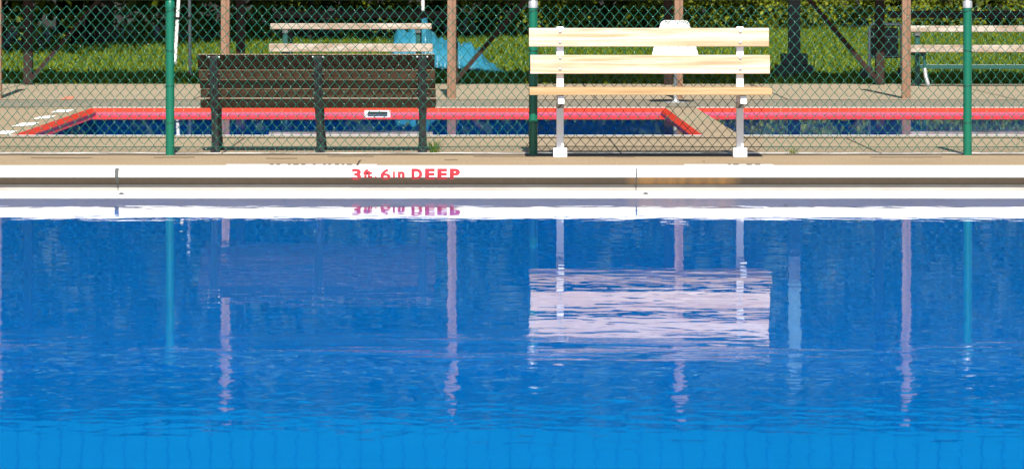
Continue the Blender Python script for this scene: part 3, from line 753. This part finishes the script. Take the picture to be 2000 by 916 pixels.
pole_thing('white_pole', 'white pole rising behind the blue tarp heap', 826, 3, 826, 60, 135.0, .024, M['white_plastic'], 2.4)
pole_thing('grey_pole', 'thin grey pole on the lawn left of the dark bench', 370, 3, 371, 120, 150.0, .02, M['galv'], 1.9)

# ---------------------------------------------------------------- lawn, hedge, trees
LX = np.array([GX(-600,100), GX(0,117), GX(250,100), GX(700,96), GX(1000,92), GX(1500,81), GX(2000,80), GX(2600,78)])
LD = np.array([50., 55, 65, 68, 70.5, 80, 81, 83])
def line_d(x): return np.interp(x, LX, LD)
def blades(n):
    x = rng.uniform(-13, 15, n); u = rng.random(n)
    y = 40.95 + (line_d(x) + 1.5 - 40.95) * u**1.15
    d = rng.random((n, 1)); h = rng.uniform(.035, .10, n) * np.where(rng.random(n) < .06, 1.6, 1); a = rng.uniform(0, 2*np.pi, n); w_ = rng.uniform(.008, .024, n)
    patch = 0.8 + .45*np.sin(x*11+3*np.sin(y*.7))*np.sin(y*2.1+x) + .35*np.sin(x*5)*np.cos(y*3.1); h *= np.clip(patch, .3, 1.7)
    bx = np.cos(a)*w_; by = np.sin(a)*w_; lx = rng.normal(0, .55, n)*h; ly = rng.normal(0, .55, n)*h
    V = np.zeros((n, 3, 3)); V[:,0] = np.stack([x-bx, y-by, np.zeros(n)], 1); V[:,1] = np.stack([x+bx, y+by, np.zeros(n)], 1); V[:,2] = np.stack([x+lx, y+ly, h], 1)
    return V.reshape(-1, 3), np.arange(3*n).reshape(-1, 3)
V, F = blades(230000); g = raw_mesh('grass', V, F, M['grass']); tag(g, kind='stuff')

for (px, py, lab, nb, hh) in ((848, 299, 'grass tuft growing at the foot of the dark bench', 70, .11), (1548, 301, 'small grass tuft on the deck right of the pine bench', 26, .05)):
    s_ = SG(py); q = []
    for k in range(nb):
        a = random.uniform(0, 6.28); r_ = random.uniform(0, .05); l = hh*random.uniform(.4, 1.1); d_ = random.uniform(.2, 1.0)*l
        bx_, by_ = r_*math.cos(a), r_*math.sin(a); q.append(((bx_, by_), a, l, d_))
    m = MB()
    for ((bx_, by_), a, l, d_) in q:
        px_, py_ = -math.sin(a)*.003, math.cos(a)*.003
        m.add([(bx_-px_, by_-py_, 0), (bx_+px_, by_+py_, 0), (bx_+px_*.7+math.cos(a)*d_*.4, by_+py_*.7+math.sin(a)*d_*.4, l*.65), (bx_-px_*.7+math.cos(a)*d_*.4, by_-py_*.7+math.sin(a)*d_*.4, l*.65), (bx_+math.cos(a)*d_, by_+math.sin(a)*d_, l)], [(0,1,2,3),(3,2,4)])
    o = m.build('grass_tuft', M['grass']); o.location = (GX(px, s_), GY(s_), 0); tag(o, lab, 'grass tuft')

def leaf_cloud(C, size, up=0.3):
    n = len(C); size = np.asarray(size)
    N = rng.normal(size=(n, 3)); N[:, 2] += up; N[:, 1] -= 0.3; N /= np.linalg.norm(N, axis=1)[:, None]
    T = np.cross(N, rng.normal(size=(n, 3))); T /= np.linalg.norm(T, axis=1)[:, None]; B = np.cross(N, T)
    L = size[:, None]; W = size[:, None]*.32
    V = np.stack([C - T*L*.5, C + B*W - T*L*.05 + N*L*.06, C + T*L*.5, C - B*W - T*L*.05 + N*L*.06], 1)
    return V.reshape(-1, 3), np.arange(4*n).reshape(-1, 4)
xs_ = np.linspace(-40, 44, 60); fv = []
for x in xs_: fv += [(x, float(line_d(x))+.6, .006), (x, 240, .006)]
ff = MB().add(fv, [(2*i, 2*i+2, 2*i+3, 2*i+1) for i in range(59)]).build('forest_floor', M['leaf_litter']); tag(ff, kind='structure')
# hedge: clumps hanging along the wood edge
def hedge():
    nc = 700; cx = rng.uniform(-14, 17, nc); depth = rng.random(nc)**1.4*2.6
    dens = np.where(cx < 1.0, .8, 1.0)
    cx = cx[rng.random(nc) < dens]; depth = depth[:len(cx)]
    cz = rng.uniform(.1, 2.6, len(cx)); cyy = line_d(cx) + depth; rr = rng.uniform(.16, .5, len(cx))
    C = []; S = []
    for a, b2, z, r in zip(cx, cyy, cz, rr):
        k = int(95*r/.3); d = rng.normal(size=(k, 3)); d /= np.linalg.norm(d, axis=1)[:, None]; d *= (rng.random(k)**.5)[:, None]*r
        C.append(np.array([a, b2, z]) + d*np.array([1.2, 1, 1])); S.append(rng.uniform(.06, .14, k))
    for _ in range(420):                                  # thicket deeper in the wood
        a = rng.uniform(-22, 24); q = 60; c = rng.normal(size=(q, 3))*np.array([.8, .6, .7]) + np.array([a, float(line_d(a)) + rng.uniform(5, 9), rng.uniform(.2, 3.6)])
        C.append(c); S.append(rng.uniform(.2, .4, q))
    C = np.concatenate(C); S = np.concatenate(S); ok = C[:, 2] > .02
    return leaf_cloud(C[ok], S[ok])
V, F = hedge(); hg = raw_mesh('undergrowth', V, F, M['hedge']); tag(hg, kind='stuff')

def make_tree():
    t_ = thing('tree', 'tall dense broadleaf tree standing behind the lawn', 'tree', (0, 0, 0), 'trees behind the lawn')
    m = MB(); m.tube([(0,0,-.1),(.05,.02,2),(.12,-.05,6),(.05,.05,11),(0,0,16)], [.32,.26,.22,.14,.04], 10)
    for k in range(14):
        a = k*2.4; z = 1.8 + k*.95; l = 3.6 - .14*k
        m.tube([(.05,0,z),(math.cos(a)*l*.5, math.sin(a)*l*.5, z+.7),(math.cos(a)*l, math.sin(a)*l, z+1.5)], [.1,.06,.02], 6)
    m.build('trunk', M['bark'], t_, smooth=50)
    C = []; S = []
    for k in range(150):
        z = rng.uniform(1.15, 18.5); f = (z-9.2)/9.6; rad = 4.7*math.sqrt(max(.05, 1-abs(f)**2.6)) * rng.uniform(.55, 1.05); a = rng.uniform(0, 2*math.pi)
        q = 75; d = rng.normal(size=(q, 3)); d /= np.linalg.norm(d, axis=1)[:, None]; rr = rng.uniform(.7, 1.4); d *= (rng.random(q)**.45)[:, None]*rr
        c = np.array([math.cos(a)*rad, math.sin(a)*rad, z]) + d*np.array([1.15, 1.15, .8]); C.append(c); S.append(rng.uniform(.22, .5, q))
    for k in range(60):
        z = rng.uniform(2, 17); c = rng.normal(size=(40, 3))*1.5 + np.array([0, 0, z]); C.append(c); S.append(rng.uniform(.35, .7, 40))
    C = np.concatenate(C); S = np.concatenate(S); C[:, 2] = np.maximum(C[:, 2], .98 + rng.random(len(C))*.15)
    V, F = leaf_cloud(C, S); raw_mesh('crown', V, F, M['crown'], t_)
    return t_
t0 = make_tree(); first = True
spots = [(-14.5, .5), (-10.8, .6), (-7.2, .4), (-3.6, 1.0), (.2, 1.2), (4.0, 8), (8.2, 8.6), (12.4, 8.4), (16.5, 8.0)]
spots2 = [(-19, 9), (-13, 10), (-8, 9.5), (-3, 10), (2, 10), (7, 15), (12, 15), (17, 15), (22, 11), (-23, 4), (21.5, 3)]
for i, (x, off) in enumerate(spots + spots2):
    if i == 0: o = t0
    else:
        o = t0.copy(); COL.objects.link(o)
        for c_ in t0.children:
            d_ = c_.copy(); COL.objects.link(d_); d_.parent = o
    o.location = (x, float(line_d(x)) + off, 0); o.rotation_euler = (0, 0, i*1.9); sc_ = 1 + .12*math.sin(i*2.1); o.scale = (sc_, sc_, max(1.0, sc_))
